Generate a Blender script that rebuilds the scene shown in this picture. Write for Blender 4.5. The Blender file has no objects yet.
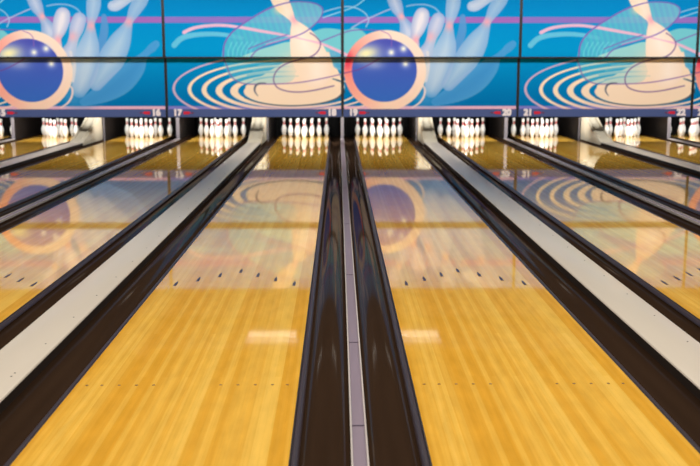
import bpy, math, random
import numpy as np
from mathutils import Vector, Matrix

random.seed(7)
SC = bpy.context.scene
COL = SC.collection
R = math.radians

# ------------------------------------------------------------------ layout
P = 3.37            # width of one pair of lanes
HALF = 0.792        # lane centre from the narrow divider
LW = 1.054          # lane width
FOUL = 2.23         # foul line
HEADPIN = 20.52     # distance of the head pin
MASK_Y = 19.07      # front of the masking units
DECK_END = 21.45

# ------------------------------------------------------------------ camera
cam_d = bpy.data.cameras.new('camera')
cam = bpy.data.objects.new('camera', cam_d)
COL.objects.link(cam)
cam.location = (-0.08, 0.0, 1.478)
cam.rotation_euler = (R(90 - 9.63), 0, R(-0.675))
cam_d.sensor_width = 36.0
cam_d.lens = 50.65
cam_d.clip_start = 0.05
cam_d.dof.use_dof = True
cam_d.dof.focus_distance = 6.2
cam_d.dof.aperture_fstop = 3.2
SC.camera = cam

# ------------------------------------------------------------------ world, exposure
w = bpy.data.worlds.new('world')
SC.world = w
w.use_nodes = True
w.node_tree.nodes['Background'].inputs[0].default_value = (0.02, 0.02, 0.02, 1)
w.node_tree.nodes['Background'].inputs[1].default_value = 0.5
SC.view_settings.view_transform = 'Standard'
SC.view_settings.look = 'None'
SC.view_settings.exposure = 0.0
SC.view_settings.gamma = 1.0
SC.view_settings.use_curve_mapping = False

CEIL_Z = 3.45
LANE_LIGHT = 48.0      # each added ceiling panel lighting the approach and the lanes
WASH_LIGHT = 70.0      # each added trough washing the masking units
PIN_LIGHT = 32.0        # each lamp over the pins
GLINT = 1.1


def area(name, loc, direction, sx, sy, power, color=(1, 1, 1), parent=None, spread=180):
    l = bpy.data.lights.new(name, 'AREA')
    l.shape = 'RECTANGLE'; l.size = sx; l.size_y = sy
    l.energy = power; l.color = color; l.spread = R(spread)
    o = bpy.data.objects.new(name, l)
    COL.objects.link(o)
    o.location = loc
    o.rotation_euler = Vector(direction).to_track_quat('-Z', 'Y').to_euler()
    if parent: o.parent = parent
    return o


# ------------------------------------------------------------------ materials
def lin(c):
    return tuple(((x / 255) / 12.92 if x / 255 <= 0.04045 else ((x / 255 + 0.055) / 1.055) ** 2.4) for x in c)


def mat(name, rgb, rough=0.5, metal=0.0, spec=0.5, coat=0.0, coat_rough=0.05, noise=0.0, nscale=8.0, stretch=(1, 1, 1), bump=0.0):
    m = bpy.data.materials.new(name)
    m.use_nodes = True
    nt = m.node_tree
    b = nt.nodes['Principled BSDF']
    c = lin(rgb)
    b.inputs['Base Color'].default_value = (*c, 1)
    b.inputs['Roughness'].default_value = rough
    b.inputs['Metallic'].default_value = metal
    b.inputs['Specular IOR Level'].default_value = spec
    b.inputs['Coat Weight'].default_value = coat
    b.inputs['Coat Roughness'].default_value = coat_rough
    if noise > 0:
        tc = nt.nodes.new('ShaderNodeTexCoord')
        mp = nt.nodes.new('ShaderNodeMapping'); mp.inputs['Scale'].default_value = stretch
        n = nt.nodes.new('ShaderNodeTexNoise'); n.inputs['Scale'].default_value = nscale; n.inputs['Detail'].default_value = 6
        r = nt.nodes.new('ShaderNodeMapRange')
        r.inputs['To Min'].default_value = 1 - noise; r.inputs['To Max'].default_value = 1 + noise
        mx = nt.nodes.new('ShaderNodeMix'); mx.data_type = 'RGBA'; mx.blend_type = 'MULTIPLY'; mx.inputs[0].default_value = 1
        mx.inputs['A'].default_value = (*c, 1)
        nt.links.new(tc.outputs['Object'], mp.inputs[0]); nt.links.new(mp.outputs[0], n.inputs[0])
        nt.links.new(n.outputs[0], r.inputs[0]); nt.links.new(r.outputs[0], mx.inputs['B'])
        nt.links.new(mx.outputs['Result'], b.inputs['Base Color'])
        if bump > 0:
            bp = nt.nodes.new('ShaderNodeBump'); bp.inputs['Strength'].default_value = bump; bp.inputs['Distance'].default_value = 0.01
            nt.links.new(n.outputs[0], bp.inputs['Height']); nt.links.new(bp.outputs[0], b.inputs['Normal'])
    return m


def emit_mat(name, rgb, strength):
    m = bpy.data.materials.new(name)
    m.use_nodes = True
    b = m.node_tree.nodes['Principled BSDF']
    b.inputs['Base Color'].default_value = (0.8, 0.8, 0.8, 1)
    b.inputs['Emission Color'].default_value = (*lin(rgb), 1)
    b.inputs['Emission Strength'].default_value = strength
    return m


def lane_material():
    m = bpy.data.materials.new('varnished lane boards')
    m.use_nodes = True
    nt = m.node_tree; N = nt.nodes; L = nt.links
    b = N['Principled BSDF']
    tc = N.new('ShaderNodeTexCoord')
    mp = N.new('ShaderNodeMapping'); mp.inputs['Rotation'].default_value = (0, 0, R(90)); mp.inputs['Location'].default_value = (0.37, 0.0, 0)
    L.new(tc.outputs['Object'], mp.inputs[0])

    def brick(rowh, length, c1, c2, mortar, msize, off):
        k = N.new('ShaderNodeTexBrick')
        k.inputs['Scale'].default_value = 1.0
        k.inputs['Row Height'].default_value = rowh
        k.inputs['Brick Width'].default_value = length
        k.inputs['Color1'].default_value = c1; k.inputs['Color2'].default_value = c2
        k.inputs['Mortar'].default_value = mortar; k.inputs['Mortar Size'].default_value = msize
        k.inputs['Bias'].default_value = 0.0
        k.offset = off; k.offset_frequency = 2
        L.new(mp.outputs[0], k.inputs[0])
        return k
    a1 = (*lin((239, 186, 76)), 1); a2 = (*lin((232, 177, 66)), 1)
    k1 = brick(LW / 39, 2.1, a1, a2, (*lin((226, 170, 60)), 1), 0.0004, 0.37)
    sx = N.new('ShaderNodeSeparateXYZ'); L.new(tc.outputs['Object'], sx.inputs[0])

    def bands(count, seed):
        a = N.new('ShaderNodeMath'); a.operation = 'MULTIPLY_ADD'; a.inputs[1].default_value = count / LW; a.inputs[2].default_value = seed
        f = N.new('ShaderNodeMath'); f.operation = 'FLOOR'
        w_ = N.new('ShaderNodeTexWhiteNoise'); w_.noise_dimensions = '1D'
        L.new(sx.outputs[0], a.inputs[0]); L.new(a.outputs[0], f.inputs[0]); L.new(f.outputs[0], w_.inputs['W'])
        return w_.outputs['Value']
    bm_ = N.new('ShaderNodeMix'); bm_.data_type = 'FLOAT'; bm_.inputs[0].default_value = 0.36
    L.new(bands(15.6, 31.5), bm_.inputs[2]); L.new(bands(39, 71.5), bm_.inputs[3])
    k2 = N.new('ShaderNodeValToRGB')
    k2.color_ramp.elements[0].position = 0.22; k2.color_ramp.elements[0].color = (0.93, 0.83, 0.62, 1)
    k2.color_ramp.elements[1].position = 0.78; k2.color_ramp.elements[1].color = (1.08, 1.16, 1.55, 1)
    L.new(bm_.outputs[0], k2.inputs[0])
    mx = N.new('ShaderNodeMix'); mx.data_type = 'RGBA'; mx.blend_type = 'MULTIPLY'; mx.inputs[0].default_value = 1
    L.new(k1.outputs[0], mx.inputs['A']); L.new(k2.outputs[0], mx.inputs['B'])
    # grain
    gp = N.new('ShaderNodeMapping'); gp.inputs['Scale'].default_value = (1, 0.035, 1)
    L.new(tc.outputs['Object'], gp.inputs[0])
    g = N.new('ShaderNodeTexNoise'); g.inputs['Scale'].default_value = 55; g.inputs['Detail'].default_value = 5; g.inputs['Distortion'].default_value = 0.6
    L.new(gp.outputs[0], g.inputs[0])
    gr = N.new('ShaderNodeMapRange'); gr.inputs['From Min'].default_value = 0.3; gr.inputs['From Max'].default_value = 0.7
    gr.inputs['To Min'].default_value = 0.96; gr.inputs['To Max'].default_value = 1.04
    L.new(g.outputs[0], gr.inputs[0])
    g2 = N.new('ShaderNodeTexNoise'); g2.inputs['Scale'].default_value = 9; g2.inputs['Detail'].default_value = 4
    gp2 = N.new('ShaderNodeMapping'); gp2.inputs['Scale'].default_value = (2.0, 0.5, 1)
    L.new(tc.outputs['Object'], gp2.inputs[0]); L.new(gp2.outputs[0], g2.inputs[0])
    gr2 = N.new('ShaderNodeMapRange'); gr2.inputs['From Min'].default_value = 0.3; gr2.inputs['From Max'].default_value = 0.7
    gr2.inputs['To Min'].default_value = 0.93; gr2.inputs['To Max'].default_value = 1.06
    L.new(g2.outputs[0], gr2.inputs[0])
    mm = N.new('ShaderNodeMath'); mm.operation = 'MULTIPLY'
    L.new(gr.outputs[0], mm.inputs[0]); L.new(gr2.outputs[0], mm.inputs[1])
    mx2 = N.new('ShaderNodeMix'); mx2.data_type = 'RGBA'; mx2.blend_type = 'MULTIPLY'; mx2.inputs[0].default_value = 1
    L.new(mx.outputs['Result'], mx2.inputs['A']); L.new(mm.outputs[0], mx2.inputs['B'])
    L.new(mx2.outputs['Result'], b.inputs['Base Color'])
    b.inputs['Roughness'].default_value = 0.45
    b.inputs['Specular IOR Level'].default_value = 0.0
    b.inputs['Coat Weight'].default_value = 1.0
    b.inputs['Coat IOR'].default_value = 1.42
    b.inputs['Coat Roughness'].default_value = 0.035
    return m


M = {
    'lane': lane_material(),
    'edge': mat('dark lane edge', (34, 26, 24), 0.35),
    'gutter': mat('dark brown gutter', (58, 42, 31), 0.5, spec=0.0, coat=0.22, coat_rough=0.05, noise=0.18, nscale=3, stretch=(6, 0.3, 1)),
    'lip': mat('gutter lip', (56, 46, 54), 0.35, spec=0.3),
    'rail': mat('pale rail', (206, 196, 190), 0.35),
    'lavender': mat('grey lavender strip', (142, 126, 140), 0.35, noise=0.1, nscale=4, stretch=(8, 0.5, 1)),
    'joint': mat('dark joint', (70, 55, 75), 0.6),
    'cap': mat('off white cap', (216, 203, 186), 0.35, coat=0.15, noise=0.05, nscale=2.5, stretch=(3, 0.4, 1)),
    'cap_edge': mat('cap edge trim', (40, 31, 26), 0.6, spec=0.2),
    'hood': mat('beige hood', (226, 216, 194), 0.35, coat=0.3, noise=0.05, nscale=4),
    'screw': mat('screw', (70, 64, 60), 0.5, metal=0.4),
    'mark': mat('dark blue inlay', (58, 58, 78), 0.4),
    'dot': mat('brown dot', (120, 82, 34), 0.5),
    'pin': mat('white pin plastic', (246, 246, 244), 0.25, coat=0.4),
    'red': mat('red band', (205, 40, 45), 0.3),
    'black': mat('black frame', (14, 14, 15), 0.45),
    'pit': mat('black pit', (10, 9, 9), 0.9),
    'kick': mat('dark kickback board', (24, 15, 12), 0.6, noise=0.2, nscale=5),
    'post': mat('grey post', (112, 106, 112), 0.5),
    'strip': mat('slate blue strip', (66, 86, 142), 0.5, noise=0.06, nscale=60),
    'digit': mat('cream digit', (240, 232, 236), 0.5),
    'arrow': mat('red arrow', (205, 24, 60), 0.5),
    'arrow_dark': mat('dark red arrow tip', (105, 40, 78), 0.5),
    'ceiling': mat('dark ceiling tile', (70, 66, 62), 0.9, noise=0.1, nscale=3),
    'wall': mat('taupe wall', (120, 108, 98), 0.85, noise=0.06, nscale=2),
    'floor': mat('dark subfloor', (30, 27, 25), 0.8),
    'approach': mat('maple approach', (214, 166, 96), 0.4, coat=0.6, coat_rough=0.08, noise=0.12, nscale=6, stretch=(12, 0.6, 1)),
    'housing': mat('light housing', (60, 60, 62), 0.5),
    
    'glint': emit_mat('small lamp diffuser', (255, 246, 228), GLINT),
}


# ------------------------------------------------------------------ mesh helpers
class MB:
    def __init__(self): self.v, self.f, self.mi = [], [], []

    def box(self, x0, x1, y0, y1, z0, z1, mi=0):
        b = len(self.v)
        self.v += [(x0, y0, z0), (x1, y0, z0), (x1, y1, z0), (x0, y1, z0), (x0, y0, z1), (x1, y0, z1), (x1, y1, z1), (x0, y1, z1)]
        for q in ((0, 3, 2, 1), (4, 5, 6, 7), (0, 1, 5, 4), (1, 2, 6, 5), (2, 3, 7, 6), (3, 0, 4, 7)):
            self.f.append(tuple(b + i for i in q)); self.mi.append(mi)
        return self

    def sweep(self, prof, ys, close=True, mi=0):
        """profile (x,z) points, closed loop, swept along y with optional (y, scale_z)"""
        n = len(prof); base = len(self.v)
        for y in ys:
            for x, z in prof: self.v.append((x, y, z))
        for s in range(len(ys) - 1):
            for i in range(n if close else n - 1):
                j = (i + 1) % n
                a = base + s * n
                self.f.append((a + i, a + n + i, a + n + j, a + j)); self.mi.append(mi)
        if close:
            self.f.append(tuple(base + i for i in range(n))); self.mi.append(mi)
            self.f.append(tuple(base + (len(ys) - 1) * n + i for i in reversed(range(n)))); self.mi.append(mi)
        return self

    def prism(self, poly, axis, a, b, mi=0):
        """extrude a polygon: axis 'z' poly is (x,y); axis 'x' poly is (y,z); axis 'y' poly is (x,z)"""
        base = len(self.v); n = len(poly)
        for t in (a, b):
            for p, q in poly:
                self.v.append({'z': (p, q, t), 'x': (t, p, q), 'y': (p, t, q)}[axis])
        self.f.append(tuple(base + i for i in range(n))); self.mi.append(mi)
        self.f.append(tuple(base + n + i for i in reversed(range(n)))); self.mi.append(mi)
        for i in range(n):
            j = (i + 1) % n
            self.f.append((base + i, base + n + i, base + n + j, base + j)); self.mi.append(mi)
        return self

    def lathe(self, prof, seg=24, mis=None):
        base = len(self.v)
        for r, z in prof:
            for k in range(seg):
                a = 2 * math.pi * k / seg
                self.v.append((r * math.cos(a), r * math.sin(a), z))
        for s in range(len(prof) - 1):
            for k in range(seg):
                k2 = (k + 1) % seg
                self.f.append((base + s * seg + k, base + s * seg + k2, base + (s + 1) * seg + k2, base + (s + 1) * seg + k))
                self.mi.append(mis[s] if mis else 0)
        self.f.append(tuple(base + k for k in reversed(range(seg)))); self.mi.append(0)
        self.f.append(tuple(base + (len(prof) - 1) * seg + k for k in range(seg))); self.mi.append(0)
        return self

    def build(self, name, mats, parent=None, loc=None, smooth=False, bevel=0.0):
        me = bpy.data.meshes.new(name)
        me.from_pydata(self.v, [], self.f)
        if not isinstance(mats, (list, tuple)): mats = [mats]
        for m in mats: me.materials.append(m)
        me.polygons.foreach_set('material_index', self.mi)
        import bmesh
        bm = bmesh.new(); bm.from_mesh(me)
        bmesh.ops.recalc_face_normals(bm, faces=bm.faces)
        if bevel > 0:
            bmesh.ops.bevel(bm, geom=[e for e in bm.edges if e.calc_face_angle(0) > 0.6], offset=bevel, segments=2, affect='EDGES', profile=0.5)
        bm.to_mesh(me); bm.free()
        if smooth:
            me.polygons.foreach_set('use_smooth', [True] * len(me.polygons))
            me.set_sharp_from_angle(angle=R(35))
        o = bpy.data.objects.new(name, me)
        COL.objects.link(o)
        if loc: o.location = loc
        if parent: o.parent = parent
        return o


def tag(o, label=None, cat=None, group=None, kind=None):
    if label: o['label'] = label
    if cat: o['category'] = cat
    if group: o['group'] = group
    if kind: o['kind'] = kind
    return o


def empty(name, loc, label=None, cat=None, group=None):
    o = bpy.data.objects.new(name, None)
    o.empty_display_size = 0.2
    COL.objects.link(o); o.location = loc
    return tag(o, label, cat, group)


def copy_thing(root, loc):
    r = root.copy(); COL.objects.link(r); r.location = loc
    for ch in list(root.children):
        c = ch.copy(); COL.objects.link(c); c.parent = r
        for g in ch.children:
            d = g.copy(); COL.objects.link(d); d.parent = c
    return r


# ------------------------------------------------------------------ structure
WX = 3 * P + 0.12


def struct(name, mb, m):
    return tag(mb.build(name, m), kind='structure')


struct('floor', MB().box(-WX, WX, -5.0, 24.2, -0.36, -0.26), M['floor'])
struct('floor_approach', MB().box(-WX, WX, -5.0, FOUL - 0.02, -0.26, 0.0), M['approach'])
struct('ceiling', MB().box(-WX, WX, -5.0, 24.2, CEIL_Z, CEIL_Z + 0.12), M['ceiling'])
struct('wall_left', MB().box(-WX - 0.12, -WX, -5.0, 24.2, -0.36, CEIL_Z + 0.12), M['wall'])
struct('wall_right', MB().box(WX, WX + 0.12, -5.0, 24.2, -0.36, CEIL_Z + 0.12), M['wall'])
struct('wall_back', MB().box(-WX, WX, 24.2, 24.32, -0.36, CEIL_Z + 0.12), M['pit'])
struct('wall_front', MB().box(-WX, WX, -5.12, -5.0, -0.36, CEIL_Z + 0.12), M['wall'])
struct('trim_1', MB().box(-WX, WX, MASK_Y, MASK_Y + 0.12, 2.87, CEIL_Z), M['ceiling'])

# ------------------------------------------------------------------ lanes
LANES = {}
for k in range(-3, 3):             # pair k lies right of the narrow divider at k * P
    LANES[19 + 2 * k] = k * P + HALF
    LANES[20 + 2 * k] = (k + 1) * P - HALF
LN = dict(zip(range(13, 25), 'thirteen fourteen fifteen sixteen seventeen eighteen nineteen twenty twentyone twentytwo twentythree twentyfour'.split()))
LN.update({21: 'twenty-one', 22: 'twenty-two', 23: 'twenty-three', 24: 'twenty-four'})
WHERE = {13: 'beyond lane fourteen', 14: 'cut by the photo rim', 23: 'cut by the photo rim', 24: 'beyond lane twenty-three'}


def lane_root(n):
    x = LANES[n]
    extra = WHERE.get(n)
    lab = f'glossy yellow wooden lane under sign number {LN[n]}' + (f', {extra}' if extra else '')
    return (x, 0, 0), lab


def make_lane():
    root = empty('bowling_lane', (0, 0, 0))
    h = LW / 2
    MB().box(-h + 0.006, h - 0.006, FOUL, DECK_END, -0.07, 0.0).build('lane_bed', M['lane'], root)
    for s in (-1, 1):
        MB().box(min(s * h, s * (h - 0.006)), max(s * h, s * (h - 0.006)), FOUL, DECK_END, -0.07, -0.001).build('edge_strip', M['edge'], root)
    # seven arrows
    for i in range(-3, 4):
        x = i * 0.1355; y = 7.06 - abs(i) * 0.142
        a = MB().prism([(x - 0.009, y - 0.075), (x, y - 0.06), (x + 0.009, y - 0.075), (x + 0.010, y + 0.01), (x, y + 0.085), (x - 0.010, y + 0.01)], 'z', 0.0002, 0.0012)
        a.build('arrow_mark', M['mark'], root)
    for s in (-1, 1):
        for q in (0.157, 0.238, 0.319, 0.4, 0.47):
            c = [(s * q + 0.0075 * math.cos(t * math.pi / 5), 4.45 + 0.0075 * math.sin(t * math.pi / 5)) for t in range(10)]
            MB().prism(c, 'z', 0.0002, 0.0010).build('dot_mark', M['dot'], root)
    return root


proto = None
for n in sorted(LANES, key=lambda q: abs(q - 18.5)):
    loc, lab = lane_root(n)
    if proto is None:
        proto = make_lane(); proto.location = loc; o = proto
    else:
        o = copy_thing(proto, loc)
    tag(o, lab, 'bowling lane', 'bowling lanes side by side')


# ------------------------------------------------------------------ gutters
def make_gutter():
    """local x: 0 at the lane edge, +0.231 at the divider"""
    root = empty('gutter', (0, 0, 0))
    lip = [(0.001, -0.004), (0.005, -0.0005), (0.018, -0.002), (0.026, -0.008), (0.030, -0.02), (0.024, -0.026), (0.001, -0.026)]
    MB().sweep(lip, [FOUL, 19.9]).build('lip', M['lip'], root, smooth=True)
    top = []
    n = 22
    for i in range(n + 1):
        t = math.pi * i / n
        top.append((0.128 - 0.102 * math.cos(t), -0.020 - 0.062 * (math.sin(t) ** 0.75)))
    prof = top + [(0.2305, -0.012), (0.2305, -0.11), (0.003, -0.11), (0.003, -0.028), (0.022, -0.028)]
    MB().sweep(prof, [FOUL, 22.2]).build('channel', M['gutter'], root, smooth=True)
    return root


gp = None
for n in LANES:
    for s, side in ((-1, 'left'), (1, 'right')):
        loc = (LANES[n] + s * LW / 2, 0, 0)
        if gp is None:
            gp = make_gutter(); o = gp; o.location = loc
        else:
            o = copy_thing(gp, loc)
        o.scale = (s, 1, 1)
        nb = 'slim grey divider' if (n % 2 == 1) == (side == 'left') else 'wide pale cap'
        tag(o, f'dark brown gutter beside lane {LN[n]}, next to the {nb}', 'gutter', 'gutters along the lanes')


# ------------------------------------------------------------------ narrow dividers
def make_divider():
    root = empty('lane_divider', (0, 0, 0))
    hw = 0.034
    MB().box(-hw + 0.008, hw - 0.008, FOUL, 20.28, -0.10, 0.004).build('centre_strip', M['lavender'], root)
    for s in (-1, 1):
        a, b = s * (hw - 0.0075), s * (hw - 0.0003)
        MB().box(min(a, b), max(a, b), FOUL, 20.28, -0.10, 0.010).build('rail', M['rail'], root, bevel=0.0015)
    for y in (2.9, 3.9, 5.15, 6.9, 9.2, 12.0, 15.2):
        MB().box(-hw + 0.0083, hw - 0.0083, y - 0.006, y + 0.006, 0.0045, 0.0055).build('joint_line', M['joint'], root)
    return root


dp = None
for k in (0, -1, 1, -2, 2):
    loc = (k * P, 0, 0)
    if dp is None: dp = make_divider(); o = dp
    else: o = copy_thing(dp, loc)
    o.location = loc
    tag(o, f'slim grey divider with pale rails between lanes {LN.get(18 + 2 * k)} and {LN.get(19 + 2 * k)}', 'divider', 'slim dividers between lanes')


# ------------------------------------------------------------------ wide caps and hoods
CX = P / 2
CW = (P - 2 * (HALF + LW / 2)) / 2 - 0.2312     # half width of the cap


def make_cap():
    root = empty('ball_return_track', (0, 0, 0))
    a = CW
    prof = [(-a, -0.10), (-a, 0.034), (-a + 0.004, 0.042), (-a + 0.012, 0.045), (a - 0.012, 0.045), (a - 0.004, 0.042), (a, 0.034), (a, -0.10)]
    MB().sweep(prof, [FOUL, 18.74]).build('cover', M['cap'], root, smooth=True)
    for s in (-1, 1):
        x0, x1 = sorted((s * (a + 0.0001), s * (a + 0.0005)))
        MB().box(x0, x1, FOUL, 18.74, -0.095, 0.036).build('side_trim', M['cap_edge'], root)
    ys = []
    y = 2.8
    while y < 14:
        ys.append(y); y += 0.55
    ys.append(4.5)
    for s in (-1,):
        for yy in ys:
            c = [(s * (a - 0.062) + 0.0045 * math.cos(t * math.pi / 5), yy + 0.0045 * math.sin(t * math.pi / 5)) for t in range(10)]
            MB().prism(c, 'z', 0.0452, 0.0468).build('screw', M['screw'], root)
    return root


def make_hood():
    root = empty('ball_return_hood', (0, 0, 0))
    a = CW - 0.004
    top = [(18.76, 0.05), (18.95, 0.095), (19.25, 0.18), (19.55, 0.27), (19.8, 0.36), (20.0, 0.45), (20.15, 0.56), (20.25, 0.72)]
    poly = top + [(20.36, 0.72), (20.36, -0.08), (18.76, -0.08)]
    MB().prism(poly, 'x', -a, a).build('ramp_cover', M['hood'], root, smooth=True, bevel=0.012)
    b = 0.055
    rib = [(y, z + 0.002) for y, z in top[1:-1]] + [(y, z + 0.028) for y, z in reversed(top[1:-1])]
    for s in (-1, 1):
        MB().prism(rib, 'x', s * 0.085 - 0.012, s * 0.085 + 0.012).build('rib', M['hood'], root, smooth=True, bevel=0.004)
    return root


cp = hp = None
for k in (-1, 0, -2, 1, -3, 2):
    x = k * P + CX
    a, b = 19 + 2 * k, 20 + 2 * k
    if cp is None:
        cp = make_cap(); o = cp; hp = make_hood(); h = hp
    else:
        o = copy_thing(cp, (0, 0, 0)); h = copy_thing(hp, (0, 0, 0))
    o.location = (x, 0, 0); h.location = (x, 0, 0)
    if k < 0: o.scale = (-1, 1, 1)
    tag(o, f'wide off-white ball return cap with screws between lanes {LN[a]} and {LN[b]}', 'lane cap', 'wide caps between paired lanes')
    tag(h, f'beige ramp shaped hood at the far end of the cap between lanes {LN[a]} and {LN[b]}', 'ball return hood', 'hoods at the far ends of the caps')

# ------------------------------------------------------------------ kickbacks and pit
first = None
for k in range(-3, 4):
    o = MB().box(-0.026, 0.026, 20.33, 22.5, -0.10, 1.1)
    root = empty('kickback_partition', (k * P, 0, 0))
    o.build('panel', M['kick'], root)
    MB().box(-0.033, 0.033, 20.30, 20.328, -0.10, 1.1).build('front_post', M['post'], root)
    tag(root, f'dark partition with grey front post between pins of lanes {LN.get(18 + 2 * k, "twelve")} and {LN.get(19 + 2 * k, "twenty-five")}', 'partition', 'partitions beside the pin decks')
for k in range(-3, 3):
    for s, n in ((-1, 19 + 2 * k), (1, 20 + 2 * k)):
        root = empty('kickback_partition', (k * P + CX + s * (CW + 0.016), 0, 0))
        MB().box(-0.0135, 0.0135, 20.42, 22.5, -0.10, 1.1).build('panel', M['kick'], root)
        MB().box(-0.0135, 0.0135, 20.39, 20.418, -0.10, 1.1).build('front_post', M['post'], root)
        tag(root, f'dark thin partition on the hood side of the pin deck of lane {LN[n]}', 'partition', 'partitions beside the pin decks')
for n, x in LANES.items():
    root = empty('pit_curtain', (x, 22.6, 0), f'black curtain hanging behind the racked pins of lane {LN[n]}', 'curtain', 'black curtains behind the pins')
    prof = []
    m = 40
    for i in range(m + 1):
        t = -0.72 + 1.44 * i / m
        prof.append((t, 0.03 * math.sin(i * 1.3)))
    mb = MB(); pts = prof + [(a, b + 0.02) for a, b in reversed(prof)]
    mb.prism(pts, 'z', -0.22, 1.1).build('cloth', M['pit'], root, smooth=True)
    MB().box(-0.72, 0.72, -0.03, 0.07, 1.102, 1.16).build('curtain_rail', M['black'], root)

# ------------------------------------------------------------------ pins
PROF = [(0.0258, 0.0), (0.030, 0.004), (0.0355, 0.019), (0.0415, 0.038), (0.0495, 0.057), (0.0545, 0.079), (0.0582, 0.098), (0.0605, 0.114), (0.0600, 0.130),
        (0.0578, 0.149), (0.0540, 0.168), (0.0485, 0.186), (0.0420, 0.203), (0.0350, 0.219), (0.0300, 0.232), (0.0262, 0.244), (0.0242, 0.256), (0.0234, 0.266), (0.0230, 0.276),
        (0.0236, 0.286), (0.0246, 0.296), (0.0262, 0.307), (0.0286, 0.320), (0.0310, 0.333), (0.0322, 0.345), (0.0314, 0.357), (0.0285, 0.367), (0.0225, 0.375), (0.0130, 0.380), (0.003, 0.381)]
mis = [1 if (0.240 < (PROF[i][1] + PROF[i + 1][1]) / 2 < 0.262 or 0.274 < (PROF[i][1] + PROF[i + 1][1]) / 2 < 0.294) else 0 for i in range(len(PROF) - 1)]
SP = 0.3048
ROW = SP * math.sin(R(60))
POS = {1: (0, 0), 2: (-.5, 1), 3: (.5, 1), 4: (-1, 2), 5: (0, 2), 6: (1, 2), 7: (-1.5, 3), 8: (-.5, 3), 9: (.5, 3), 10: (1.5, 3)}
WORD = {1: 'head pin at the front tip of the rack', 2: 'second row left pin', 3: 'second row right pin', 4: 'third row left end pin', 5: 'third row middle pin',
        6: 'third row right end pin', 7: 'back row left corner pin', 8: 'back row inner left pin', 9: 'back row inner right pin', 10: 'back row right corner pin'}
pin = None
for n, x in LANES.items():
    if n in (13, 24): continue
    for q, (dx, r) in POS.items():
        loc = (x + dx * SP, HEADPIN + r * ROW, 0.0)
        if pin is None:
            pin = MB().lathe(PROF, 28, mis).build('bowling_pin', [M['pin'], M['red']], smooth=True); o = pin
        else:
            o = pin.copy(); COL.objects.link(o)
        o.location = loc
        o.rotation_euler = (0, 0, random.uniform(0, 6.28))
        tag(o, f'white red-banded {WORD[q]} on lane {LN[n]}', 'bowling pin', f'pins racked on lane {LN[n]}')

# lamps over the pins, hidden behind the masking, under a cross beam
struct('trim_2', MB().box(-WX, WX, 19.48, 19.56, 0.86, 0.93), M['black'])
lp = None
for n, x in LANES.items():
    if n in (13, 24): continue
    root = empty('pin_lamp', (x, 19.52, 0.80), f'lamp strip behind the masking shining on the pins of lane {LN[n]}', 'lamp', 'lamps over the pin decks')
    MB().box(-0.55, 0.55, -0.05, 0.05, 0.0, 0.06).build('housing', M['housing'], root)
    area('lamp_light', (0, 0.03, -0.02), (0, 0.92, -0.40), 0.95, 0.08, PIN_LIGHT, (1.0, 0.99, 0.94), root, 160)


# ------------------------------------------------------------------ printed artwork of the masking units
# artwork units: 52.9 per metre across, 53.6 per metre up; one repeat is two units (B then A)
def smooth_pts(pts, closed=False, k=6):
    pts = [np.array(p, float) for p in pts]
    n = len(pts); out = []
    rng = range(n if closed else n - 1)
    for i in rng:
        if closed: p0, p1, p2, p3 = pts[(i - 1) % n], pts[i], pts[(i + 1) % n], pts[(i + 2) % n]
        else: p0, p1, p2, p3 = pts[max(i - 1, 0)], pts[i], pts[i + 1], pts[min(i + 2, n - 1)]
        for j in range(k):
            t = j / k
            out.append(0.5 * ((2 * p1) + (-p0 + p2) * t + (2 * p0 - 5 * p1 + 4 * p2 - p3) * t * t + (-p0 + 3 * p1 - 3 * p2 + p3) * t ** 3))
    if not closed: out.append(pts[-1])
    return out


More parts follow.
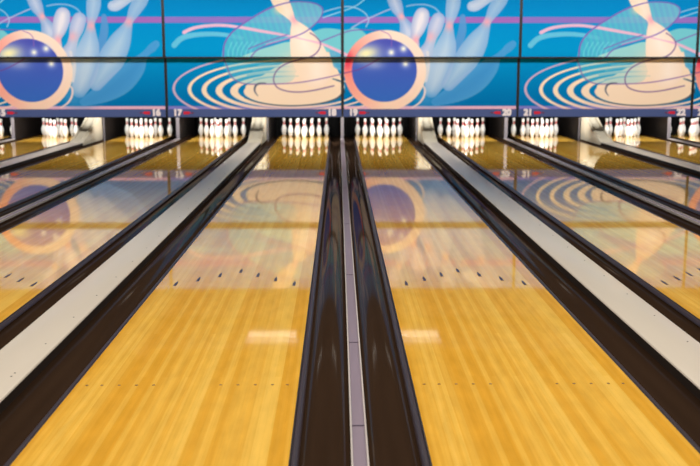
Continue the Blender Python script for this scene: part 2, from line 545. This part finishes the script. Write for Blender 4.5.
class Art:
    def __init__(self, U, V):
        self.U, self.V = U, V
        self.C = np.zeros(U.shape + (3,))
        self.aa = 0.45

    def sd_stroke(self, pts, sub):
        """pts: (u, v, r) round-cone chain -> signed distance"""
        U, V = self.U[sub], self.V[sub]
        d = np.full(U.shape, 1e9)
        for a, b in zip(pts[:-1], pts[1:]):
            ex, ey = b[0] - a[0], b[1] - a[1]
            L = ex * ex + ey * ey + 1e-9
            t = np.clip(((U - a[0]) * ex + (V - a[1]) * ey) / L, 0, 1)
            q = np.hypot(U - a[0] - t * ex, V - a[1] - t * ey) - (a[2] + t * (b[2] - a[2]))
            d = np.minimum(d, q)
        return d

    def sub(self, pts, pad):
        a = np.array([p[:2] for p in pts])
        lo, hi = a.min(0) - pad, a.max(0) + pad
        uu, vv = self.U[0, :], self.V[:, 0]
        i = np.where((uu >= lo[0]) & (uu <= hi[0]))[0]; j = np.where((vv >= lo[1]) & (vv <= hi[1]))[0]
        if len(i) == 0 or len(j) == 0: return None
        return (slice(j[0], j[-1] + 1), slice(i[0], i[-1] + 1))

    def paint(self, sub, d, col, alpha=1.0, soft=None):
        s = soft or self.aa
        m = np.clip(0.5 - d / (2 * s), 0, 1) * alpha
        c = np.array(col, float)
        self.C[sub] = self.C[sub] * (1 - m[..., None]) + c * m[..., None]

    def stroke(self, pts, width, col, alpha=1.0, soft=None, k=6):
        """centre line; width a number or one per point"""
        wd = width if isinstance(width, (list, tuple)) else [width] * len(pts)
        p = smooth_pts([(a[0], a[1], q / 2) for a, q in zip(pts, wd)], False, k)
        s = self.sub(p, max(wd) + 3 + (soft or 0))
        if s is None: return
        self.paint(s, self.sd_stroke(p, s), col, alpha, soft)

    def pinshape(self, pts, edge, mid, pink=None, alpha=1.0):
        p = smooth_pts(pts, False, 5)
        s = self.sub(p, max(q[2] for q in pts) + 3)
        if s is None: return
        d = self.sd_stroke(p, s)
        r = max(q[2] for q in pts)
        t = np.clip(-d / (r * 0.8), 0, 1)[..., None]
        c = np.array(edge) * (1 - t) + np.array(mid) * t
        if pink:
            g = np.exp(-(((self.U[s] - pink[0]) ** 2 + (self.V[s] - pink[1]) ** 2) / pink[2] ** 2))[..., None]
            c = c * (1 - g) + np.array((240, 175, 190)) * g
        self.paint(s, d, c, alpha)

    def poly(self, pts, col, alpha=1.0, soft=None, curve=True):
        p = smooth_pts(pts, True, 6) if curve else [np.array(q, float) for q in pts]
        s = self.sub(p, 3 + (soft or 0))
        if s is None: return
        U, V = self.U[s], self.V[s]
        d = np.full(U.shape, 1e9); ins = np.zeros(U.shape, bool)
        n = len(p)
        for i in range(n):
            a, b = p[i], p[(i + 1) % n]
            ex, ey = b[0] - a[0], b[1] - a[1]
            t = np.clip(((U - a[0]) * ex + (V - a[1]) * ey) / (ex * ex + ey * ey + 1e-9), 0, 1)
            d = np.minimum(d, np.hypot(U - a[0] - t * ex, V - a[1] - t * ey))
            c = (a[1] > V) != (b[1] > V)
            ins ^= c & (U < ex * (V - a[1]) / (ey if abs(ey) > 1e-9 else 1e-9) + a[0])
        self.paint(s, np.where(ins, -d, d), col(U, V) if callable(col) else col, alpha, soft)

    def ell(self, cx, cy, rx, ry, rot=0):
        c, s = math.cos(rot), math.sin(rot)
        x = (self.U - cx) * c + (self.V - cy) * s; y = -(self.U - cx) * s + (self.V - cy) * c
        q = np.hypot(x / rx, y / ry)
        g = np.hypot(x / rx ** 2, y / ry ** 2) + 1e-9
        return q * (q - 1) / g

    def glow(self, cx, cy, rx, ry, rot, col, a, mask=None):
        c, s = math.cos(rot), math.sin(rot)
        x = (self.U - cx) * c + (self.V - cy) * s; y = -(self.U - cx) * s + (self.V - cy) * c
        m = np.exp(-((x / rx) ** 2 + (y / ry) ** 2)) * a
        if mask is not None: m = m * mask
        self.C = self.C * (1 - m[..., None]) + np.array(col, float) * m[..., None]


ALL = (slice(None), slice(None))


def artwork(U, V):
    A = Art(U, V)
    t = np.clip((V + 8) / 115, 0, 1)[..., None]
    top = np.array((0, 134, 204.)); mid = np.array((0, 150, 212.)); bot = np.array((0, 112, 178.))
    A.C[:] = np.where(t < 0.5, top + (mid - top) * (t / 0.5), mid + (bot - mid) * ((t - 0.5) / 0.5))
    # purple band right across
    s = np.clip((U - 165) / 354, 0, 1)[..., None]
    A.paint(ALL, np.abs(V - 20.3) - 3.0, np.array((138, 118, 200.)) * (1 - s) + np.array((160, 108, 190.)) * s)
    # base line under the picture: lavender on the left unit, pink on the right one
    g = 1 / (1 + np.exp(-(U - 325) / 4))[..., None]
    A.paint(ALL, np.abs(V - 107.5) - 2.3, np.array((128, 128, 205.)) * (1 - g) + np.array((232, 182, 206.)) * g)

    # ---- left unit: splash rings, disc and pin
    cream = (250, 226, 200)
    A.poly([(345, 30), (330, 28.5), (318, 30), (300, 40), (300, 57), (345, 58), (372, 45), (366, 34), (356, 28)], (128, 208, 216), 0.9)
    A.stroke([(322, 13.5), (333, 10), (345, 7.5), (355, 8.5), (364, 13), (368.5, 20), (366, 27)], 1.3, (160, 196, 232), 0.9)
    A.stroke([(324, 18), (336, 14), (347, 10.5), (357, 6), (366, -1), (372, -8)], 1.4, (150, 205, 236), 0.9)
    A.stroke([(352, 28), (362, 22), (374, 16.5), (388, 10.5), (398, 8)], 1.6, (172, 180, 226), 0.9)
    rings = [(121, 36.0, 88, 2.6), (106, 30.0, 88.6, 3.8), (92, 25.4, 89.2, 5.0), (78, 21.0, 89.8, 6.6), (63.5, 17.4, 90.3, 8.0)]
    for i, (rx, ry, cy, th) in enumerate(rings):
        o = A.ell(294, cy, rx, ry)
        n = A.ell(294 + th * 0.42, cy - 0.2, rx - th * 0.58, ry - 1.6 - 0.12 * th)
        d = np.maximum(o, -n)
        d = np.where((V > 56) & (V < 111), d, 5)
        lav = np.array((206, 176, 206.)) if i == 0 else np.array(cream, float)
        u = np.clip((V - 100) / 8, 0, 1)[..., None] * 0.6
        A.paint(ALL, d, lav * (1 - u) + np.array((232, 190, 200.)) * u)
    core = np.where((V > 56), A.ell(294, 90.8, 50, 14.0), 5)
    A.paint(ALL, core, cream)
    A.poly([(246, 87), (258, 78), (272, 69), (284, 62), (294, 57), (294, 52), (334, 52), (334, 60), (340, 74), (344, 90), (320, 98), (270, 98)], cream)
    A.poly([(329, 50), (345, 50), (345, 74), (341, 71), (334, 66)], (92, 176, 216), 0.9, curve=False)
    for (a, b, c) in ((262, 66.5, 296), (256, 71.5, 300), (262, 76, 306), (268, 61.8, 296)):
        A.stroke([(a - 8, b + 3), (a + 8, b + 0.3), (c - 10, b - 0.7), (c, b - 0.7)], [1.8, 1.6, 0.9, 0.4], (110, 172, 200), 0.75)
    # tentacles
    A.stroke([(177, 45), (184, 38.5), (195, 35.3), (212, 34), (228, 35), (244, 38)], [5.5, 5.5, 5, 4.5, 4.2, 3.5], (104, 196, 230), 0.95)
    disc = [(225, 60), (226, 46), (231, 36), (241, 27), (260, 15), (274, 8), (293, 3), (311, 3.4), (321, 7), (323.5, 12), (320, 20), (311, 28.5), (303, 33.5), (291, 38), (271, 44), (258, 50), (250, 58)]
    A.poly(disc, lambda u, v: np.stack([80 + 46 * np.clip((u - 225) / 90, 0, 1), 188 + 8 * np.sin(u * 1.1 - v * 0.35), 216 + 0 * u], -1), 0.86)
    A.poly([(226, 60), (229, 74), (238, 81), (258, 83), (290, 81), (296, 70), (296, 58), (250, 56)], (120, 206, 222), 0.45)
    A.poly([(246, 57), (256, 51), (272, 46), (292, 42), (296, 57)], (190, 230, 218), 0.8)
    for q in range(6):
        A.stroke([(230 + q * 4.2, 58), (230.5 + q * 4.4, 50), (234 + q * 5, 42)], 1.0, (120, 222, 234), 0.7)
    A.stroke([(268, 44), (288, 38.6), (300, 34), (296, 44)], 1.6, (206, 232, 236), 0.5)
    # the big pin
    A.pinshape([(276, -9, 6.5), (281, 0, 8.2), (285, 7, 7.4), (290, 14, 4.8), (295, 22, 2.9), (300, 32, 8.5), (304.5, 42, 13.5), (309, 54, 17.0), (313, 64, 17.5), (316, 72, 15)],
               (250, 226, 206), (255, 242, 230), pink=(295.5, 20, 4.5))
    A.glow(300, 66, 16, 14, 0, cream, 0.85)
    A.glow(280, 10, 5, 5, 0, (250, 222, 180), 0.6)
    A.stroke([(187, 32.5), (196, 28.5), (208, 26.3), (224, 25.5), (242, 27.5), (262, 31), (285, 35), (305, 39.3), (322, 43.5), (334, 48.5), (346, 54), (352, 58)],
             [3.6, 3.4, 3.2, 3.2, 3, 3, 2.2, 1.0, 2.4, 2.8, 3, 3], (240, 186, 214), 0.95)
    pur = (128, 108, 190)
    A.stroke(disc + [(236, 58)], 1.3, pur, 0.9)
    A.stroke(disc[:6], 1.3, pur, 0.9)
    A.stroke([(225, 58), (228, 66), (231, 74), (237, 80), (246, 83), (262, 83.2), (280, 83), (300, 81.6), (321, 78), (343, 73), (360, 68), (372, 63), (384, 56)], 1.1, (134, 96, 170), 0.85)
    A.stroke([(311, 33), (317, 37), (321, 43), (319, 50), (312, 56), (300, 59), (288, 62.5), (278, 69), (274, 78), (277, 86), (286, 90), (298.5, 91.2), (314, 89.5), (334, 85)], 1.3, (120, 92, 150), 0.85)
    A.stroke([(321, 41.5), (330, 38), (341, 33.8), (352, 30.5), (365, 30), (381, 31), (388, 34), (391, 39), (391, 46)], 1.2, (134, 96, 182), 0.85)
    A.stroke([(250, 48.5), (268, 41.5), (288, 34.8)], 1.2, pur, 0.85)
    A.stroke([(268, 44), (284, 39.8), (300, 34.8)], 1.0, (190, 150, 200), 0.8)
    A.stroke([(258, 95), (255, 90), (256, 85), (260, 82.6), (266, 82.3)], [0.6, 1.6, 2.0, 1.6, 1.0], (88, 96, 120), 0.9)
    A.stroke([(245, 97), (258, 101.5), (278, 104.4), (298, 104.8), (320, 102.6), (336, 98), (343.5, 92), (343, 88)], [0.9, 1.1, 1.2, 1.2, 1.2, 1.6, 3, 3], (60, 84, 100), 0.85)
    A.stroke([(333, 78), (338, 79.5), (345, 82)], [0.8, 1.6, 1.0], (40, 90, 125), 0.9)

    # ---- right unit: flying pins, ring and ball
    E = (142, 180, 226); Mi = (196, 214, 236)
    A.pinshape([(511, 44, 3.6), (507, 47.5, 4.2), (502, 52, 3.4), (496, 58, 4.5), (488, 68, 9.5), (474, 81, 12), (456, 92, 9.5), (436, 101, 4)], (84, 160, 220), (72, 150, 214), alpha=0.9)
    A.stroke([(461, 17), (461, 30), (458, 42), (455, 52)], [5, 8, 8, 4], (92, 152, 214), 0.9)
    A.pinshape([(452, -4, 6.4), (451.5, 5, 7.2), (450, 14, 6.0), (448, 24, 3.8), (447, 34, 6.0), (445, 47, 10.2), (441, 62, 12.5), (437, 76, 11.5), (432, 90, 7)], E, Mi, pink=(448, 26, 5), alpha=0.93)
    A.pinshape([(502, -8, 5), (498, 1, 6.8), (492, 10, 6.4), (486, 21, 3.8), (482, 30, 6), (475, 43, 10.8), (467, 57, 12.4), (458, 70, 10), (449, 83, 7)], E, (186, 208, 234), pink=(485, 22.5, 4.5), alpha=0.9)
    A.pinshape([(470, 7, 5.0), (474, 6, 5.6), (484, 0, 5), (494, -6, 4)], (170, 192, 228), (206, 216, 238), alpha=0.95)
    A.pinshape([(437, 20, 6.8), (434, 28, 7.2), (431, 37, 5), (428, 46, 5.5), (424, 54, 8)], (150, 176, 222), (204, 208, 234), pink=(430, 37, 5))
    A.pinshape([(391, -8, 5.5), (393, 0, 6.6), (396, 8, 6.2), (400, 17, 3.4), (404, 24, 5), (408, 33, 9)], (132, 170, 220), (198, 210, 236), pink=(401, 17, 3.5))
    A.stroke([(406, 7), (414, 5.6), (424, 5.6), (432, 8), (437, 12), (440, 17)], 1.6, (150, 186, 232), 0.85)
    A.pinshape([(421, 15.5, 7.2), (419.5, 21, 8.0), (417, 29, 7.0), (414, 38, 4.5), (411, 46, 8)], (168, 184, 224), (232, 230, 240), pink=(415.5, 40, 4.5))
    A.glow(430, 62, 7, 30, 0.15, (180, 206, 232), 0.75)
    A.glow(424, 98, 14, 7, 0.2, (60, 150, 212), 0.7)
    A.glow(447, 98, 20, 7, -0.3, (62, 146, 212), 0.6)
    A.stroke([(427, 52), (428, 66), (426, 80)], [3, 4, 3], (224, 222, 226), 0.8)
    A.stroke([(421.5, 83), (425, 88), (424.5, 95), (420, 102), (413, 106.5)], [1.2, 1.9, 2.2, 2.0, 1.4], (238, 216, 212), 0.95)
    ring = A.ell(385.4, 70.2, 41, 40)
    ang = np.arctan2(V - 70.2, U - 385.4)
    left = np.clip(-np.cos(ang), 0, 1)[..., None]
    low = np.clip(np.sin(ang), 0, 1)[..., None]
    rc = np.array((250, 226, 208.)) * (1 - left) + np.array((248, 150, 140.)) * left
    rc = rc * (1 - 0.4 * low) + np.array((250, 200, 170.)) * 0.4 * low
    A.paint(ALL, ring, rc)
    A.glow(348, 60, 5, 9, 0, (232, 46, 84), 0.85, (ring < 0))
    ball = A.ell(384.6, 69.8, 32.4, 31.2)
    vt = np.clip((V - 40) / 60, 0, 1)[..., None]
    A.paint(ALL, ball, np.array((78, 84, 184.)) * (1 - vt) + np.array((56, 108, 200.)) * vt)
    inb = np.clip(0.5 - ball, 0, 1)
    A.glow(367, 54, 17, 11, 0.25, (150, 176, 222), 0.75, inb)
    A.glow(366, 53, 11, 6, -0.2, (250, 244, 190), 1.0, inb)
    A.glow(375, 64, 8, 4, 0, (226, 226, 234), 0.35, inb)
    for u, v in ((391, 52), (403, 48.3), (405.6, 63)):
        A.glow(u, v, 4.4, 4.4, 0, (190, 205, 240), 0.7)
        A.glow(u, v, 2.2, 2.2, 0, (255, 255, 235), 1.0)
    A.stroke([(344, 72.5), (358, 69), (370, 63.5), (381, 57)], 1.1, (120, 70, 150), 0.75)
    A.stroke([(381, 31), (388, 34), (391, 39), (391, 46)], 1.1, (150, 100, 180), 0.6)
    return np.clip(A.C, 0, 255)


STEP = 0.01
Z0, Z1, ZS = 0.655, 2.85, 1.632
KU, KV = 52.2, 52.6


def art_material():
    m = bpy.data.materials.new('printed artwork')
    m.use_nodes = True
    nt = m.node_tree; b = nt.nodes['Principled BSDF']
    a = nt.nodes.new('ShaderNodeAttribute'); a.attribute_name = 'print'
    nt.links.new(a.outputs['Color'], b.inputs['Base Color'])
    b.inputs['Roughness'].default_value = 0.55
    b.inputs['Specular IOR Level'].default_value = 0.03
    return m


M['art'] = art_material()


def art_mesh(name, x0, x1, z0, z1, shift):
    """flat printed sheet, x0..x1 wide in metres of the two-unit repeat"""
    nx = int(round((x1 - x0) / STEP)) + 1; nz = int(round((z1 - z0) / STEP)) + 1
    X = np.linspace(x0, x1, nx); Z = np.linspace(z1, z0, nz)
    U, V = np.meshgrid(342.7 + X * KU, 65.2 - (Z - 1.478) * KV)
    C = artwork(U, V) / 255.0
    Cl = np.where(C <= 0.04045, C / 12.92, ((C + 0.055) / 1.055) ** 2.4)
    Cl = np.concatenate([Cl, np.ones(U.shape + (1,))], -1).reshape(-1)
    me = bpy.data.meshes.new(name)
    xx, zz = np.meshgrid(X - shift, Z)
    co = np.stack([xx, np.zeros_like(xx), zz], -1).reshape(-1, 3)
    idx = np.arange(nx * nz).reshape(nz, nx)
    q = np.stack([idx[1:, :-1], idx[1:, 1:], idx[:-1, 1:], idx[:-1, :-1]], -1).reshape(-1, 4)
    me.vertices.add(len(co)); me.vertices.foreach_set('co', co.reshape(-1).astype(np.float32))
    me.loops.add(q.size); me.loops.foreach_set('vertex_index', q.reshape(-1).astype(np.int32))
    me.polygons.add(len(q)); me.polygons.foreach_set('loop_start', np.arange(0, q.size, 4, dtype=np.int32))
    me.update(calc_edges=True)
    at = me.color_attributes.new('print', 'FLOAT_COLOR', 'POINT')
    at.data.foreach_set('color', Cl.astype(np.float32))
    me.materials.append(M['art'])
    me.validate()
    return me


ins = 0.028
ART = {}
for kind, a in (('B', -P), ('A', 0.0)):
    ART[kind, 'lower'] = art_mesh('printed_face', a + ins, a + P - ins, Z0 + 0.004, ZS - 0.018, a + CX)
    ART[kind, 'upper'] = art_mesh('printed_face', a + ins, a + P - ins, ZS + 0.016, Z1 - 0.01, a + CX)


def text_mesh(s, size):
    c = bpy.data.curves.new('numeral', 'FONT')
    c.body = s; c.size = size; c.extrude = 0.003; c.resolution_u = 6
    c.align_x = 'CENTER'; c.align_y = 'CENTER'
    o = bpy.data.objects.new('numeral', c); COL.objects.link(o)
    bpy.context.view_layer.update()
    me = bpy.data.meshes.new_from_object(o.evaluated_get(bpy.context.evaluated_depsgraph_get()))
    bpy.data.objects.remove(o)
    import bmesh
    bm = bmesh.new(); e = size * 0.065
    for dx, dy in ((-e, -e), (e, -e), (-e, e), (e, e), (0, e), (0, -e), (e, 0), (-e, 0)):
        t = me.copy(); t.transform(Matrix.Translation((dx, dy, dx * 0.02 + dy * 0.03))); bm.from_mesh(t); bpy.data.meshes.remove(t)
    bm.to_mesh(me); bm.free()
    me.transform(Matrix.Rotation(R(90), 4, 'X'))
    me.materials.clear(); me.materials.append(M['digit'])
    return me


DESC = {'A': {'upper': 'upper blue sign with flying pins and ball top', 'lower': 'lower blue sign with ringed ball and pink line'},
        'B': {'upper': 'upper blue sign with cream pin and teal disc', 'lower': 'lower blue sign with cream splash rings'}}
for k in range(-3, 3):
    kind = 'A' if k % 2 == 0 else 'B'
    x = k * P + CX
    a, b = 19 + 2 * k, 20 + 2 * k
    hwid = P / 2 - 0.0008
    for row in ('upper', 'lower'):
        root = empty('masking_sign', (x, MASK_Y, 0), f'{DESC[kind][row]} above lanes {LN[a]} and {LN[b]}', 'sign panel', 'printed masking panels above the pins')
        fy = -0.12 if row == 'upper' else 0.0
        z0, z1 = (ZS, Z1) if row == 'upper' else (0.505, ZS - 0.012)
        MB().box(-hwid, hwid, fy, 0.04, z0, z1).build('backing_board', M['black'], root)
        f = bpy.data.objects.new('printed_face', ART[kind, row]); COL.objects.link(f)
        f.parent = root; f.location = (0, fy - 0.002, 0)
        if row == 'upper':
            MB().box(-hwid, hwid, fy - 0.022, fy - 0.001, z0 - 0.012, z0 + 0.014).build('bottom_rail', M['black'], root)
        else:
            MB().box(-hwid + 0.02, hwid - 0.02, -0.014, -0.001, 0.512, Z0 + 0.0).build('number_strip', M['strip'], root)
            MB().box(-hwid + 0.02, hwid - 0.02, -0.010, -0.001, 0.500, 0.511).build('bottom_edge', M['black'], root)
            for s, num in ((-1, a), (1, b)):
                t = bpy.data.objects.new('lane_number', text_mesh(str(num), 0.165)); COL.objects.link(t)
                t.parent = root; t.location = (s * (P / 2 - 0.205), -0.019, 0.590)
                t['label'] = f'cream numeral {num}'
                cx = s * (P / 2 - 0.385); g = -s
                MB().prism([(cx - g * 0.065, 0.562), (cx + g * 0.035, 0.562), (cx + g * 0.085, 0.590), (cx + g * 0.035, 0.618), (cx - g * 0.065, 0.618)], 'y', -0.020, -0.0145).build('arrow_sign', M['arrow'], root)
                MB().prism([(cx + g * 0.095, 0.567), (cx + g * 0.14, 0.590), (cx + g * 0.095, 0.613)], 'y', -0.020, -0.0145).build('arrow_tip', M['arrow_dark'], root)

# ------------------------------------------------------------------ ceiling lamps: added troughs and panels, two small mirrored ones
for k in range(-3, 3):
    x = k * P + CX
    root = empty('added_wash_lamp', (x, 16.1, CEIL_Z - 0.19), f'added unseen trough lamp washing the signs above lanes {LN[19 + 2 * k]} and {LN[20 + 2 * k]}', 'lamp', 'added trough lamps along the signs')
    MB().prism([(-0.12, 0.19), (-0.12, -0.05), (0.10, 0.14), (0.10, 0.19)], 'x', -1.55, 1.55).build('housing', M['housing'], root)
    area('lamp_light', (0, 0.03, 0.02), (0, 0.66, -0.75), 3.0, 0.16, WASH_LIGHT, (1.0, 0.985, 0.96), root)  # unseen trough added to brighten the signs, tilted out of the lane reflections
for x, side in ((-1.25, 'left'), (1.25, 'right')):
    root = empty('ceiling_lamp', (x, 16.85, 3.18), f'small square ceiling lamp mirrored on the {side} central lane', 'lamp', 'small lamps mirrored on the lanes')
    MB().box(-0.46, 0.46, -0.26, 0.26, 0.02, 0.10).build('housing', M['housing'], root)
    MB().box(-0.42, 0.42, -0.17, 0.17, 0.0, 0.018).build('diffuser', M['glint'], root)
    for s in (-1, 1):
        MB().box(s * 0.35 - 0.006, s * 0.35 + 0.006, -0.006, 0.006, 0.10, CEIL_Z - 3.18).build('hanger', M['housing'], root)
first = None
for y in (-2.5, 1.3, 4.8, 8.4):
    for k in range(-3, 3):
        x = k * P + CX
        root = empty('added_panel_lamp', (x, y, CEIL_Z - 0.08), None, None)
        MB().box(-1.26, 1.26, -0.36, 0.36, 0.0, 0.08).build('housing', M['housing'], root)
        area('lamp_light', (0, 0, -0.012), (0, 0, -1), 2.4, 0.6, LANE_LIGHT, (1.0, 0.96, 0.88), root)  # unseen panel added to light the lanes, placed clear of their reflections
        d = {-2.5: 'behind the camera', 1.3: 'over the foul line', 4.8: 'over the front of the lanes', 8.4: 'over the middle of the lanes'}[y]
        tag(root, f'added unseen ceiling lamp {d} above lanes {LN[19 + 2 * k]} and {LN[20 + 2 * k]}', 'lamp', 'added ceiling lamps over the lanes')
